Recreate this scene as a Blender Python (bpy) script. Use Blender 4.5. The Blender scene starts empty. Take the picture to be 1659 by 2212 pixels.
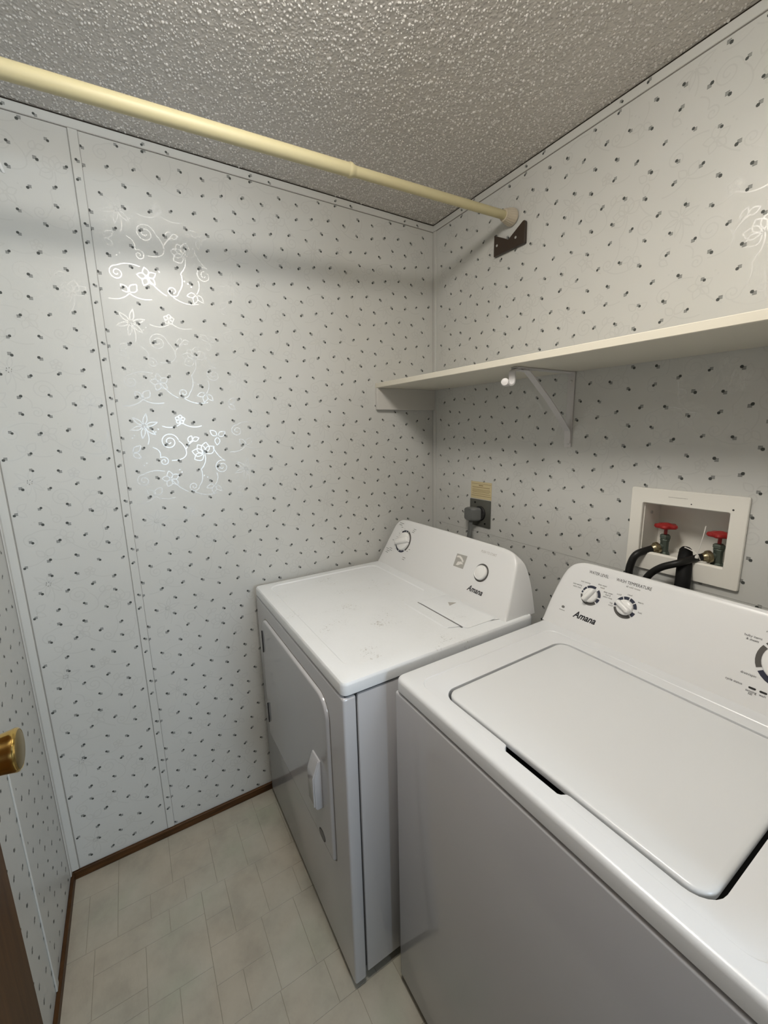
import bpy, bmesh, math, random
from mathutils import Vector, Matrix

sc = bpy.context.scene
COL = sc.collection
PI = math.pi

# ------------------------------------------------------------------ camera
cam = bpy.data.cameras.new('camera')
cam.sensor_fit = 'HORIZONTAL'
cam.sensor_width = 36.0
cam.lens = 893.74 / 1659.0 * 36.0
cam.clip_start = 0.02
cam_ob = bpy.data.objects.new('camera', cam)
COL.objects.link(cam_ob)
RIGHT = Vector((0.52453826, 0.85109882, -0.0221453))
UP = Vector((-0.14978603, 0.11785688, 0.98166894))
FWD = Vector((-0.83810725, 0.51160586, -0.18930315))
m = Matrix((RIGHT, UP, -FWD)).transposed().to_4x4()
m.translation = Vector((1.52072, -1.20134, 1.44299))
cam_ob.matrix_world = m
sc.camera = cam_ob

# ------------------------------------------------------------------ world, lights, exposure
w = bpy.data.worlds.new('daylight')
sc.world = w
w.use_nodes = True
w.node_tree.nodes['Background'].inputs[0].default_value = (0.62, 0.78, 1.0, 1)
w.node_tree.nodes['Background'].inputs[1].default_value = 0.6
LAMP_AT = (1.05, -0.98, 2.285)        # flush dome lamp on the laundry ceiling
LAMP_STRENGTH = 43.5
HALL_X = 3.0                          # far wall of the hall beyond the doorway
al = bpy.data.lights.new('daylight_window', 'AREA')
al.shape = 'RECTANGLE'
al.size = 0.55
al.size_y = 0.60
al.energy = 25
al.color = (0.72, 0.86, 1.0)
al_ob = bpy.data.objects.new('daylight_window', al)
al_ob.location = (HALL_X - 0.02, -0.58, 1.43)
al_ob.rotation_euler = (0, PI / 2, 0)
COL.objects.link(al_ob)
vs = sc.view_settings
vs.view_transform = 'Standard'
vs.look = 'None'
vs.exposure = 0.0
vs.gamma = 1.0
vs.use_curve_mapping = False

# ------------------------------------------------------------------ materials
MATS = {}


def mat(name, col, rough=0.5, metal=0.0, spec=0.5, coat=0.0, coat_rough=0.1, emit=None, strength=0.0):
    ma = bpy.data.materials.new(name)
    ma.use_nodes = True
    b = ma.node_tree.nodes['Principled BSDF']
    b.inputs['Base Color'].default_value = (*col, 1)
    b.inputs['Roughness'].default_value = rough
    b.inputs['Metallic'].default_value = metal
    b.inputs['Specular IOR Level'].default_value = spec
    b.inputs['Coat Weight'].default_value = coat
    b.inputs['Coat Roughness'].default_value = coat_rough
    if emit:
        b.inputs['Emission Color'].default_value = (*emit, 1)
        b.inputs['Emission Strength'].default_value = strength
    MATS[name] = ma
    return ma


def nodes(ma):
    nt = ma.node_tree
    return nt, nt.nodes['Principled BSDF']


def objcoord(nt, scale=(1, 1, 1)):
    tc = nt.nodes.new('ShaderNodeNewGeometry')
    mp = nt.nodes.new('ShaderNodeMapping')
    mp.inputs['Scale'].default_value = scale
    nt.links.new(tc.outputs['Position'], mp.inputs['Vector'])
    return mp.outputs['Vector']


def noise(nt, vec, scale, detail=2.0, rough=0.5):
    n = nt.nodes.new('ShaderNodeTexNoise')
    n.inputs['Scale'].default_value = scale
    n.inputs['Detail'].default_value = detail
    n.inputs['Roughness'].default_value = rough
    nt.links.new(vec, n.inputs['Vector'])
    return n.outputs['Fac']


def ramp(nt, fac, stops):
    r = nt.nodes.new('ShaderNodeValToRGB')
    e = r.color_ramp.elements
    e[0].position, e[0].color = stops[0][0], (*stops[0][1], 1)
    e[1].position, e[1].color = stops[-1][0], (*stops[-1][1], 1)
    for p, c in stops[1:-1]:
        k = e.new(p)
        k.color = (*c, 1)
    nt.links.new(fac, r.inputs['Fac'])
    return r.outputs['Color']


def bump(nt, b, height, strength, dist):
    bp = nt.nodes.new('ShaderNodeBump')
    bp.inputs['Strength'].default_value = strength
    bp.inputs['Distance'].default_value = dist
    nt.links.new(height, bp.inputs['Height'])
    nt.links.new(bp.outputs['Normal'], b.inputs['Normal'])


# wallpaper: off-white vinyl with a faint woven grain and slight yellowing
def wallpaper(name, rough=0.36, spec=0.32, k=1.13):
    ma = mat(name, (0.60, 0.60, 0.57), rough, spec=spec)
    nt, b = nodes(ma)
    v = objcoord(nt)
    c = ramp(nt, noise(nt, v, 2.2, 3), [(0.3, (0.475 * k, 0.475 * k, 0.45 * k)), (0.7, (0.515 * k, 0.517 * k, 0.497 * k))])
    nt.links.new(c, b.inputs['Base Color'])
    v2 = objcoord(nt, (700, 700, 160))
    bump(nt, b, noise(nt, v2, 1.0, 2), 0.12, 0.001)
    return ma


wallpaper('wallpaper')
wallpaper('floral_ink', 0.29, 0.6, 1.13)
MATS['floral_ink'].node_tree.nodes['Principled BSDF'].inputs['Coat Weight'].default_value = 1.0
MATS['floral_ink'].node_tree.nodes['Principled BSDF'].inputs['Coat IOR'].default_value = 1.75
MATS['floral_ink'].node_tree.nodes['Principled BSDF'].inputs['Coat Roughness'].default_value = 0.26
mat('leaf_dark', (0.07, 0.075, 0.07), 0.5, spec=0.2)
mat('leaf_light', (0.20, 0.205, 0.195), 0.5, spec=0.2)
mat('seam', (0.29, 0.28, 0.26), 0.7, spec=0.1)
mat('seam_faint', (0.41, 0.405, 0.385), 0.6, spec=0.2)
mat('gap', (0.030, 0.024, 0.018), 0.8, spec=0.1)  # near-black strip colour, paints in the shade of the gap under the ceiling
# textured ceiling
ma = mat('popcorn', (0.52, 0.495, 0.465), 0.24, spec=0.75)
nt, b = nodes(ma)
v = objcoord(nt)
dn = nt.nodes.new('ShaderNodeTexNoise')
dn.inputs['Scale'].default_value = 70
dn.inputs['Detail'].default_value = 2
nt.links.new(v, dn.inputs['Vector'])
dv = nt.nodes.new('ShaderNodeVectorMath')
dv.operation = 'MULTIPLY_ADD'
dv.inputs[1].default_value = (0.012, 0.012, 0.012)
nt.links.new(dn.outputs['Color'], dv.inputs[0])
nt.links.new(v, dv.inputs[2])
vo = nt.nodes.new('ShaderNodeTexVoronoi')
vo.feature = 'SMOOTH_F1'
vo.inputs['Scale'].default_value = 118
vo.inputs['Smoothness'].default_value = 0.35
nt.links.new(dv.outputs['Vector'], vo.inputs['Vector'])
n1 = noise(nt, v, 45, 2, 0.5)
h1 = nt.nodes.new('ShaderNodeMapRange')
h1.inputs['From Min'].default_value = 0.62
h1.inputs['From Max'].default_value = 0.05
nt.links.new(vo.outputs['Distance'], h1.inputs['Value'])
cr = nt.nodes.new('ShaderNodeMath')
cr.operation = 'MULTIPLY'
nt.links.new(h1.outputs['Result'], cr.inputs[0])
nt.links.new(n1, cr.inputs[1])
bump(nt, b, cr.outputs[0], 0.45, 0.008)
mat('popcorn_lump', (0.60, 0.58, 0.55), 0.3, spec=0.6)
# vinyl floor
ma = mat('vinyl', (0.5, 0.48, 0.40), 0.42, spec=0.4)
nt, b = nodes(ma)
v = objcoord(nt)
c1 = ramp(nt, noise(nt, v, 9, 5, 0.62), [(0.30, (0.33, 0.31, 0.255)), (0.5, (0.395, 0.37, 0.305)), (0.72, (0.44, 0.415, 0.345))])
c2 = ramp(nt, noise(nt, v, 4.2, 2), [(0.36, (1.0, 0.96, 0.94)), (0.55, (1, 1, 1)), (0.72, (0.90, 0.97, 0.93))])
mxc = nt.nodes.new('ShaderNodeMixRGB')
mxc.blend_type = 'MULTIPLY'
mxc.inputs[0].default_value = 1.0
nt.links.new(c1, mxc.inputs[1])
nt.links.new(c2, mxc.inputs[2])
nt.links.new(mxc.outputs[0], b.inputs['Base Color'])
bump(nt, b, noise(nt, objcoord(nt, (1, 2.2, 1)), 38, 4), 0.25, 0.002)
mat('vinyl_groove', (0.31, 0.285, 0.225), 0.6)
# dark stained wood
ma = mat('wood', (0.11, 0.05, 0.02), 0.45, spec=0.2)
nt, b = nodes(ma)
c1 = ramp(nt, noise(nt, objcoord(nt, (5, 5, 60)), 2.0, 5, 0.6), [(0.3, (0.030, 0.013, 0.004)), (0.7, (0.10, 0.045, 0.014))])
nt.links.new(c1, b.inputs['Base Color'])
ma = mat('door_wood', (0.16, 0.075, 0.028), 0.5, spec=0.15)
nt, b = nodes(ma)
c1 = ramp(nt, noise(nt, objcoord(nt, (40, 40, 2.5)), 2.0, 5, 0.6), [(0.3, (0.065, 0.029, 0.008)), (0.7, (0.12, 0.056, 0.017))])
nt.links.new(c1, b.inputs['Base Color'])
mat('dark_wood', (0.034, 0.021, 0.013), 0.4)
mat('cream_paint', (0.66, 0.625, 0.53), 0.4)
mat('white_paint', (0.58, 0.565, 0.53), 0.45)
mat('bracket_white', (0.60, 0.585, 0.58), 0.35)
mat('ivory_rod', (0.47, 0.42, 0.255), 0.42, spec=0.3)
mat('ivory_cup', (0.52, 0.46, 0.36), 0.45)
# appliances
mat('enamel_shaded', (0.50, 0.50, 0.515), 0.10, spec=0.5)  # same white paint as the tops, darkened for the shade on fronts and sides
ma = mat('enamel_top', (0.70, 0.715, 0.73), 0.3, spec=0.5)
nt, b = nodes(ma)
bump(nt, b, noise(nt, objcoord(nt), 420, 2), 0.06, 0.001)
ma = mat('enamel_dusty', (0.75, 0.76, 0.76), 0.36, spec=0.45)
nt, b = nodes(ma)
v = objcoord(nt)
f = noise(nt, v, 160, 4, 0.7)
g = noise(nt, v, 9, 2)
mu = nt.nodes.new('ShaderNodeMath')
mu.operation = 'MULTIPLY'
nt.links.new(f, mu.inputs[0])
nt.links.new(g, mu.inputs[1])
c = ramp(nt, mu.outputs[0], [(0.20, (0.76, 0.78, 0.795)), (0.37, (0.74, 0.76, 0.77)), (0.42, (0.46, 0.455, 0.43))])
nt.links.new(c, b.inputs['Base Color'])
bump(nt, b, noise(nt, v, 600, 3), 0.25, 0.001)
mat('plastic_panel', (0.73, 0.735, 0.735), 0.3, spec=0.5)
mat('plastic_white', (0.80, 0.80, 0.79), 0.25, spec=0.5)
mat('plastic_lid', (0.68, 0.695, 0.705), 0.28, spec=0.5)
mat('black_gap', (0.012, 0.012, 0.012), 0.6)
mat('ring_navy', (0.028, 0.032, 0.055), 0.35)
mat('ring_grey', (0.085, 0.08, 0.075), 0.4)
mat('print_black', (0.018, 0.018, 0.022), 0.5)
mat('print_grey', (0.16, 0.16, 0.155), 0.5)
mat('print_faint', (0.42, 0.40, 0.37), 0.5)
mat('sticker_grey', (0.38, 0.37, 0.34), 0.4)
mat('sticker_white', (0.72, 0.70, 0.66), 0.4)
# plumbing, electrics, metal
mat('box_plastic', (0.77, 0.75, 0.69), 0.4)
mat('valve_red', (0.33, 0.018, 0.018), 0.32)
mat('verdigris', (0.11, 0.135, 0.11), 0.5, metal=0.55)
mat('old_brass', (0.33, 0.28, 0.17), 0.32, metal=0.9)
mat('rubber', (0.010, 0.010, 0.009), 0.45, spec=0.3)
mat('rubber_matt', (0.006, 0.006, 0.006), 0.65, spec=0.2)
mat('tie', (0.75, 0.73, 0.68), 0.4)
mat('steel_plate', (0.115, 0.115, 0.10), 0.36, metal=0.45)
mat('plug_grey', (0.13, 0.135, 0.13), 0.5)
mat('warning_paper', (0.60, 0.51, 0.30), 0.6)
mat('warning_ink', (0.26, 0.18, 0.085), 0.6)
mat('brass', (0.72, 0.50, 0.16), 0.14, metal=1.0)
mat('brass_worn', (0.36, 0.28, 0.13), 0.38, metal=1.0)
mat('screw', (0.6, 0.6, 0.58), 0.3, metal=0.8)
mat('lamp_glass', (0.9, 0.88, 0.82), 0.4, emit=(1.0, 0.945, 0.865), strength=LAMP_STRENGTH)
mat('hall_paint', (0.34, 0.32, 0.29), 0.6)


# ------------------------------------------------------------------ mesh helpers
def world_off(p):
    o = Vector((0, 0, 0))
    while p is not None:
        o += p.location
        p = p.parent
    return o


class MB:
    def __init__(s):
        s.v, s.f, s.mi = [], [], []

    def add(s, vs_, fs, mi=0):
        o = len(s.v)
        s.v += [tuple(a) for a in vs_]
        s.f += [tuple(i + o for i in f) for f in fs]
        s.mi += [mi] * len(fs)
        return s

    def box(s, x0, x1, y0, y1, z0, z1, mi=0):
        return s.add([(x, y, z) for z in (z0, z1) for y in (y0, y1) for x in (x0, x1)],
                     [(0, 2, 3, 1), (4, 5, 7, 6), (0, 1, 5, 4), (2, 6, 7, 3), (0, 4, 6, 2), (1, 3, 7, 5)], mi)

    def loft(s, loops, cap0=True, cap1=True, mi=0):
        n = len(loops[0])
        vs_ = [p for lp in loops for p in lp]
        fs = []
        for k in range(len(loops) - 1):
            for i in range(n):
                j = (i + 1) % n
                fs.append((k * n + i, k * n + j, (k + 1) * n + j, (k + 1) * n + i))
        if cap0:
            fs.append(tuple(reversed(range(n))))
        if cap1:
            fs.append(tuple(range((len(loops) - 1) * n, len(loops) * n)))
        return s.add(vs_, fs, mi)

    def tube(s, path, r, n=12, mi=0, caps=True):
        pts = [Vector(p) for p in path]
        rs = r if isinstance(r, (list, tuple)) else [r] * len(pts)
        loops = []
        up = None
        for i, p in enumerate(pts):
            t = (pts[min(i + 1, len(pts) - 1)] - pts[max(i - 1, 0)]).normalized()
            if up is None:
                a = Vector((0, 0, 1)) if abs(t.z) < 0.9 else Vector((1, 0, 0))
                up = (a - t * a.dot(t)).normalized()
            else:
                up = (up - t * up.dot(t)).normalized()
            sd = t.cross(up)
            loops.append([p + (up * math.cos(2 * PI * k / n) + sd * math.sin(2 * PI * k / n)) * rs[i] for k in range(n)])
        return s.loft(loops, caps, caps, mi)

    def lathe(s, c, axis, prof, n=28, mi=0, cap0=True, cap1=True):
        ax = Vector(axis).normalized()
        a = Vector((0, 0, 1)) if abs(ax.z) < 0.9 else Vector((1, 0, 0))
        u = (a - ax * a.dot(ax)).normalized()
        w_ = ax.cross(u)
        c = Vector(c)
        loops = [[c + ax * h + (u * math.cos(2 * PI * k / n) + w_ * math.sin(2 * PI * k / n)) * r for k in range(n)]
                 for r, h in prof]
        return s.loft(loops, cap0, cap1, mi)

    def build(s, name, mats, parent=None, bevel=0.0, seg=2, smooth=35, recalc=True):
        off = world_off(parent)
        me = bpy.data.meshes.new(name)
        me.from_pydata([(Vector(p) - off) for p in s.v], [], s.f)
        mats = [mats] if isinstance(mats, str) else mats
        for k in mats:
            me.materials.append(MATS[k])
        me.polygons.foreach_set('material_index', s.mi)
        if recalc or bevel:
            bm = bmesh.new()
            bm.from_mesh(me)
            if recalc:
                bmesh.ops.recalc_face_normals(bm, faces=bm.faces)
            if bevel:
                ed = [e for e in bm.edges if len(e.link_faces) == 2 and e.calc_face_angle(0) > 0.6]
                bmesh.ops.bevel(bm, geom=ed, offset=bevel, segments=seg, affect='EDGES', profile=0.5, clamp_overlap=True)
            bm.to_mesh(me)
            bm.free()
        if smooth:
            me.polygons.foreach_set('use_smooth', [True] * len(me.polygons))
            me.set_sharp_from_angle(angle=math.radians(smooth))
        ob = bpy.data.objects.new(name, me)
        COL.objects.link(ob)
        ob.parent = parent
        return ob


def BX(name, ma, parent, x0, x1, y0, y1, z0, z1, bevel=0.0, seg=2):
    return MB().box(x0, x1, y0, y1, z0, z1).build(name, ma, parent, bevel, seg)


def tag(o, label, cat, group=None, kind=None):
    o['label'] = label
    o['category'] = cat
    if group:
        o['group'] = group
    if kind:
        o['kind'] = kind
    return o


def thing(name, label, cat, loc, group=None, kind=None):
    o = bpy.data.objects.new(name, None)
    o.empty_display_size = 0.05
    o.location = loc
    COL.objects.link(o)
    return tag(o, label, cat, group, kind)


def rrl(x0, x1, y0, y1, r, nc=6, ns=20):
    """rounded rectangle, front side first (left to right), counter-clockwise"""
    pts = []
    cs = [(x1 - r, y0 + r, -PI / 2), (x1 - r, y1 - r, 0), (x0 + r, y1 - r, PI / 2), (x0 + r, y0 + r, PI)]
    st = [((x0 + r, y0), (x1 - r, y0)), ((x1, y0 + r), (x1, y1 - r)), ((x1 - r, y1), (x0 + r, y1)), ((x0, y1 - r), (x0, y0 + r))]
    for k in range(4):
        (ax, ay), (bx, by) = st[k]
        for i in range(ns):
            t = i / ns
            pts.append((ax + (bx - ax) * t, ay + (by - ay) * t))
        cx, cy, a0 = cs[k]
        for i in range(nc):
            a = a0 + PI / 2 * i / nc
            pts.append((cx + r * math.cos(a), cy + r * math.sin(a)))
    return pts


def lift(loop, z):
    return [(x, y, z) for x, y in loop]


def catmull(pts, n=8):
    P = [Vector(p) for p in pts]
    P = [P[0] * 2 - P[1]] + P + [P[-1] * 2 - P[-2]]
    out = []
    for i in range(1, len(P) - 2):
        for k in range(n):
            t = k / n
            a, b_, c_, d = P[i - 1], P[i], P[i + 1], P[i + 2]
            out.append(0.5 * ((2 * b_) + (c_ - a) * t + (2 * a - 5 * b_ + 4 * c_ - d) * t * t + (3 * b_ - a - 3 * c_ + d) * t ** 3))
    out.append(P[-2])
    return out


# ------------------------------------------------------------------ room shell
H = 2.285
D = 1.524
XR = 1.535          # room side of the right wall
T = 0.10
DW0, DW1, DWH = -1.475, -0.66, 2.03   # doorway in the right wall

floor = MB().box(-T, HALL_X + T, -2.6, 1.4, -0.06, -0.0012).build('floor', 'vinyl_groove')
tag(floor, 'beige vinyl floor with faint rectangular tile pattern', 'floor', kind='structure')
ceiling = MB().box(-T, HALL_X + T, -2.6, 1.4, H, H + 0.06).build('ceiling', 'popcorn')
tag(ceiling, 'grey popcorn textured ceiling above the laundry room', 'ceiling', kind='structure')
# the sprayed texture itself: thousands of small lumps, far too many to count
import numpy as np
pr = np.random.default_rng(5)
LN = 30000
lx = pr.uniform(0.006, 1.45, LN)
ly = pr.uniform(-1.515, -0.006, LN)
lr = pr.uniform(.0016, .0040, LN) * (0.75 + 0.5 * pr.random(LN) ** 3)
lh = lr * pr.uniform(.55, .95, LN)
ang = pr.uniform(0, 2 * PI, LN)
el_ = pr.uniform(.65, 1.0, LN)
K = 6
ring_a = np.arange(K) * 2 * PI / K
V = np.zeros((LN, 2 * K + 1, 3))
for ri, (rf, hf) in enumerate(((1.0, 0.0), (.70, .72))):
    for k in range(K):
        wob = pr.uniform(.82, 1.18, LN)
        px = np.cos(ring_a[k]) * lr * rf * wob
        py = np.sin(ring_a[k]) * lr * rf * el_ * wob
        V[:, ri * K + k, 0] = lx + px * np.cos(ang) - py * np.sin(ang)
        V[:, ri * K + k, 1] = ly + px * np.sin(ang) + py * np.cos(ang)
        V[:, ri * K + k, 2] = H + .0002 - lh * hf
V[:, 2 * K, 0] = lx
V[:, 2 * K, 1] = ly
V[:, 2 * K, 2] = H + .0002 - lh
tri = []
for k in range(K):
    j = (k + 1) % K
    tri += [(k, K + k, j), (j, K + k, K + j), (K + k, 2 * K, K + j)]
tri = np.array(tri)
F = (tri[None] + (np.arange(LN) * (2 * K + 1))[:, None, None]).reshape(-1, 3)
me = bpy.data.meshes.new('popcorn_texture')
me.vertices.add(LN * (2 * K + 1))
me.vertices.foreach_set('co', V.reshape(-1))
me.loops.add(F.size)
me.loops.foreach_set('vertex_index', F.reshape(-1).astype(np.int32))
me.polygons.add(len(F))
me.polygons.foreach_set('loop_start', np.arange(0, F.size, 3, dtype=np.int32))
me.polygons.foreach_set('use_smooth', np.ones(len(F), dtype=bool))
me.update(calc_edges=True)
me.validate()
me.materials.append(MATS['popcorn_lump'])
pt = bpy.data.objects.new('popcorn_texture', me)
COL.objects.link(pt)
pt.parent = ceiling
pt['kind'] = 'stuff'

wall_left = MB().box(-T, 0, -D - T, T, 0, H).build('wall_left', 'wallpaper')
tag(wall_left, 'white wallpapered wall with small leaf print beside the dryer', 'wall', kind='structure')
# back wall with the opening for the washer outlet box
OX0, OX1, OZ0, OZ1 = 0.934, 1.133, 1.086, 1.240
mb = MB().box(0, OX0, 0, T, 0, H).box(OX1, XR, 0, T, 0, H).box(OX0, OX1, 0, T, 0, OZ0).box(OX0, OX1, 0, T, OZ1, H)
wall_back = mb.build('wall_back', 'wallpaper')
tag(wall_back, 'white wallpapered wall with small leaf print behind the washer and dryer', 'wall', kind='structure')
wall_front = MB().box(0, XR, -D - T, -D, 0, H).build('wall_front', 'wallpaper')
tag(wall_front, 'white wallpapered wall at the left edge behind the brass door knob', 'wall', kind='structure')
mb = MB().box(XR, XR + T, -2.6, DW0, 0, H).box(XR, XR + T, DW1, 1.4, 0, H).box(XR, XR + T, DW0, DW1, DWH, H)
wall_right = mb.build('wall_right', 'wallpaper')
tag(wall_right, 'white wall with the doorway behind the camera', 'wall', kind='structure')
# the hall beyond the doorway, with its window
mb = MB()
WY0, WY1, WZ0, WZ1 = -0.86, -0.30, 1.12, 1.74
mb.box(HALL_X, HALL_X + T, -2.6, WY0, 0, H).box(HALL_X, HALL_X + T, WY1, 1.4, 0, H)
mb.box(HALL_X, HALL_X + T, WY0, WY1, 0, WZ0).box(HALL_X, HALL_X + T, WY0, WY1, WZ1, H)
mb.box(XR + T, HALL_X, -2.7, -2.6, 0, H).box(XR + T, HALL_X, 1.4, 1.5, 0, H)
wall_hall = mb.build('wall_hall', 'hall_paint')
tag(wall_hall, 'plain painted wall of the hall outside the doorway', 'wall', kind='structure')
win = thing('window_1', 'white framed hall window facing the laundry doorway', 'window', (HALL_X + 0.05, -0.6, WZ0), kind='structure')
mb = MB()
for y0, y1, z0, z1 in ((WY0, WY0 + 0.04, WZ0, WZ1), (WY1 - 0.04, WY1, WZ0, WZ1), (WY0, WY1, WZ0, WZ0 + 0.04), (WY0, WY1, WZ1 - 0.04, WZ1), (-0.595, -0.565, WZ0, WZ1)):
    mb.box(HALL_X + 0.03, HALL_X + 0.07, y0, y1, z0, z1)
mb.build('window_frame', 'white_paint', win)

# floor tiles of the sheet-vinyl pattern (x0, x1, y0, y1)
TL = [(0, .097, -1.524, -1.393), (.097, .275, -1.524, -1.47), (.097, .275, -1.47, -1.393),
      (0, .195, -1.393, -1.24), (.195, .275, -1.393, -1.306), (.195, .275, -1.306, -1.207),
      (0, .092, -1.24, -1.088), (.092, .195, -1.24, -1.115), (.195, .275, -1.207, -1.115),
      (.092, .275, -1.115, -1.015), (0, .092, -1.088, -.94), (.092, .17, -1.015, -.94), (.17, .275, -1.015, -.94),
      (0, .08, -.94, -.79), (.08, .275, -.94, -.86), (.08, .275, -.86, -.79),
      (.275, .451, -1.524, -1.448), (.275, .347, -1.448, -1.258), (.347, .451, -1.448, -1.323), (.347, .50, -1.323, -1.165),
      (.275, .347, -1.258, -1.165), (.275, .37, -1.165, -1.093), (.37, .451, -1.165, -1.093), (.275, .451, -1.093, -.993),
      (.275, .356, -.993, -.79), (.356, .451, -.993, -.89), (.356, .451, -.89, -.79),
      (.451, .65, -1.524, -1.45), (.451, .50, -1.45, -1.323), (.50, .65, -1.45, -1.323), (.50, .58, -1.323, -1.25), (.58, .65, -1.323, -1.25),
      (.50, .65, -1.25, -1.165), (.451, .55, -1.165, -1.02), (.55, .65, -1.165, -1.097), (.55, .65, -1.097, -1.02),
      (.451, .65, -1.02, -.92), (.451, .65, -.92, -.79)]
ys = [-1.524, -1.40, -1.25, -1.176, -1.024, -.90, -.79, -.65]
for i, (a, b_) in enumerate(((.65, .755), (.755, .90), (.90, 1.06), (1.06, 1.21), (1.21, 1.37), (1.37, 1.535))):
    dy = (0, .05, -.03, .02, -.05, .03)[i]
    for k in range(len(ys) - 1):
        y0 = ys[k] + (dy if 0 < k else 0)
        y1 = ys[k + 1] + (dy if k + 1 < len(ys) - 1 else 0)
        TL.append((a, b_, y0, y1))
for x0, x1, y0, y1 in TL:
    g = 0.0005
    mb = MB()
    c = 0.0005
    lo = [(x0 + g, y0 + g), (x1 - g, y0 + g), (x1 - g, y1 - g), (x0 + g, y1 - g)]
    li = [(x0 + g + c, y0 + g + c), (x1 - g - c, y0 + g + c), (x1 - g - c, y1 - g - c), (x0 + g + c, y1 - g - c)]
    mb.loft([lift(lo, -0.0016), lift(lo, -0.0006), lift(li, 0.0)])
    mb.build('tile', 'vinyl', floor, smooth=0)
# the rest of the vinyl, under the machines and out in the hall
mb = MB().box(0, 1.535, -.649, 0, -0.0016, 0).box(1.536, HALL_X, -2.6, 1.4, -0.0016, 0)
mb.build('vinyl_sheet', 'vinyl', floor, smooth=0)

# ------------------------------------------------------------------ wallpaper print
A, B = 0.152, 0.1558
LEAF = [(.0972, .1243, 1, -1), (.0894, .0678, 1, -1), (.0036, .1507, -1, -1), (.0604, .0077, 1, 1),
        (.1256, .0173, -1, -1), (.0361, .0914, -1, 1), (.0066, .0405, -1, 1)]


def leaf_points(h0, h1, z0, z1, oh, oz, rot=False, a=A):
    out = []
    n0 = int(math.floor((min(h0, h1) - oh) / a)) - 2
    n1 = int(math.ceil((max(h0, h1) - oh) / a)) + 2
    for n in range(n0, n1 + 1):
        for (bh, bz, sx, sz) in LEAF:
            if rot:
                h = oh - bh + n * a
                zb = oz - bz + n * B / 2
                sx, sz = -sx, -sz
            else:
                h = oh + bh + n * a
                zb = oz + bz + n * B / 2
            if not (h0 < h < h1):
                continue
            k0 = math.ceil((z0 - zb) / B)
            z = zb + k0 * B
            while z < z1:
                out.append((h, z, sx, sz))
                z += B
    return out


rng = random.Random(7)


def leaf_mesh(pts, place, s=1.48):
    """every mark: a dark patch and a lighter hatched patch beside it, printed flat on the paper"""
    mb = MB()
    for h, z, sx, sz in pts:
        j = rng.uniform(0.9, 1.1) * s
        d = [(-2.3, -1.6), (-.6, -2.7), (2.0, -2.2), (2.7, .4), (1.6, 2.5), (-1.2, 2.6), (-2.7, .8)]
        mb.add([place(h + (sx * 1.5 + px * .9) * .001 * j, z + (sz * 1.2 + pz * .9) * .001 * j, .00034) for px, pz in d], [tuple(range(7))], 0)
        for k in (-1, 0, 1):
            q = [(-2.7, k * 1.8 - .74), (2.8, k * 1.8 - .62), (2.8, k * 1.8 + .70), (-2.5, k * 1.8 + .70)]
            mb.add([place(h + (-sx * 1.5 + px) * .001 * j, z + (-sz * 1.2 + pz) * .001 * j, .00027) for px, pz in q], [(0, 1, 2, 3)], 1)
    return mb


onL = lambda h, z, e: (e, h, z)
onB = lambda h, z, e: (h, -e, z)
onF = lambda h, z, e: (h, -D + e, z)


def not_outlet(p):
    return not (OX0 - .01 < p[0] < OX1 + .01 and OZ0 - .01 < p[1] < OZ1 + .01)


def print_obj(mb, parent, name='leaf_print', mats=('leaf_dark', 'leaf_light')):
    o = mb.build(name, list(mats), parent, smooth=0, recalc=False)
    o['kind'] = 'stuff'
    return o


SEAM = -1.236           # batten on the left wall
pl = leaf_points(SEAM + .012, -0.006, .035, H - .028, 0, 0) + leaf_points(-1.50, SEAM - .004, .035, H - .028, .09, .153, True)
print_obj(leaf_mesh(pl, onL), wall_left)
pb = [p for p in leaf_points(.026, XR - .004, .02, H - .028, .0185, -.003, a=.1516) if not_outlet(p)]
print_obj(leaf_mesh(pb, onB), wall_back)
print_obj(leaf_mesh(leaf_points(.03, .72, .035, H - .028, .05, .06), onF), wall_front)


# pearly floral line print, seen only where it mirrors the lamp or the window
def bez(p0, p1, p2, n=14):
    return [((1 - t) ** 2 * p0[0] + 2 * t * (1 - t) * p1[0] + t * t * p2[0],
             (1 - t) ** 2 * p0[1] + 2 * t * (1 - t) * p1[1] + t * t * p2[1]) for t in [i / n for i in range(n + 1)]]


def spiral(cx, cy, r, turns, rot, sgn=1, n=34):
    o = []
    for i in range(n + 1):
        t = i / n
        a = rot + sgn * turns * 2 * PI * t
        q = r * (1 - 0.86 * t)
        o.append((cx + q * math.cos(a), cy + q * math.sin(a)))
    return o


def petal(cx, cy, ln, wd, rot, tip=0.0, n=9):
    o = []
    for i in range(2 * n + 1):
        t = i / (2 * n)
        s_ = t * 2 if t < .5 else 2 - t * 2
        sg = 1 if t < .5 else -1
        x, y = ln * (.12 + .88 * s_ ** .9), sg * wd * math.sin(PI * min(1, s_ ** .8)) * (1 - tip * s_)
        o.append((cx + x * math.cos(rot) - y * math.sin(rot), cy + x * math.sin(rot) + y * math.cos(rot)))
    return o


M_ = []
# open lotus flower
for k, a in enumerate((20, 62, 104, 146, -22)):
    M_.append(petal(222, 168, 40 - 3 * (k % 2), 13, math.radians(a + 60)))
M_.append(bez((222, 168), (228, 140), (206, 118)))
# large spiral and stem
M_.append(spiral(120, 212, 27, 1.9, .2, 1))
M_.append(bez((147, 214), (168, 196), (166, 172)))
M_.append(bez((166, 172), (160, 150), (120, 152)))
M_.append(bez((166, 186), (176, 206), (190, 212)))
M_.append(petal(176, 206, 26, 7, 1.15))
M_.append(petal(186, 214, 24, 7, .35))
# starry lily
for k in range(6):
    M_.append(petal(54, 262, 40, 6.5, k * PI / 3 + .3, .4))
M_.append(bez((54, 262), (70, 230), (58, 205)))
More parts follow.
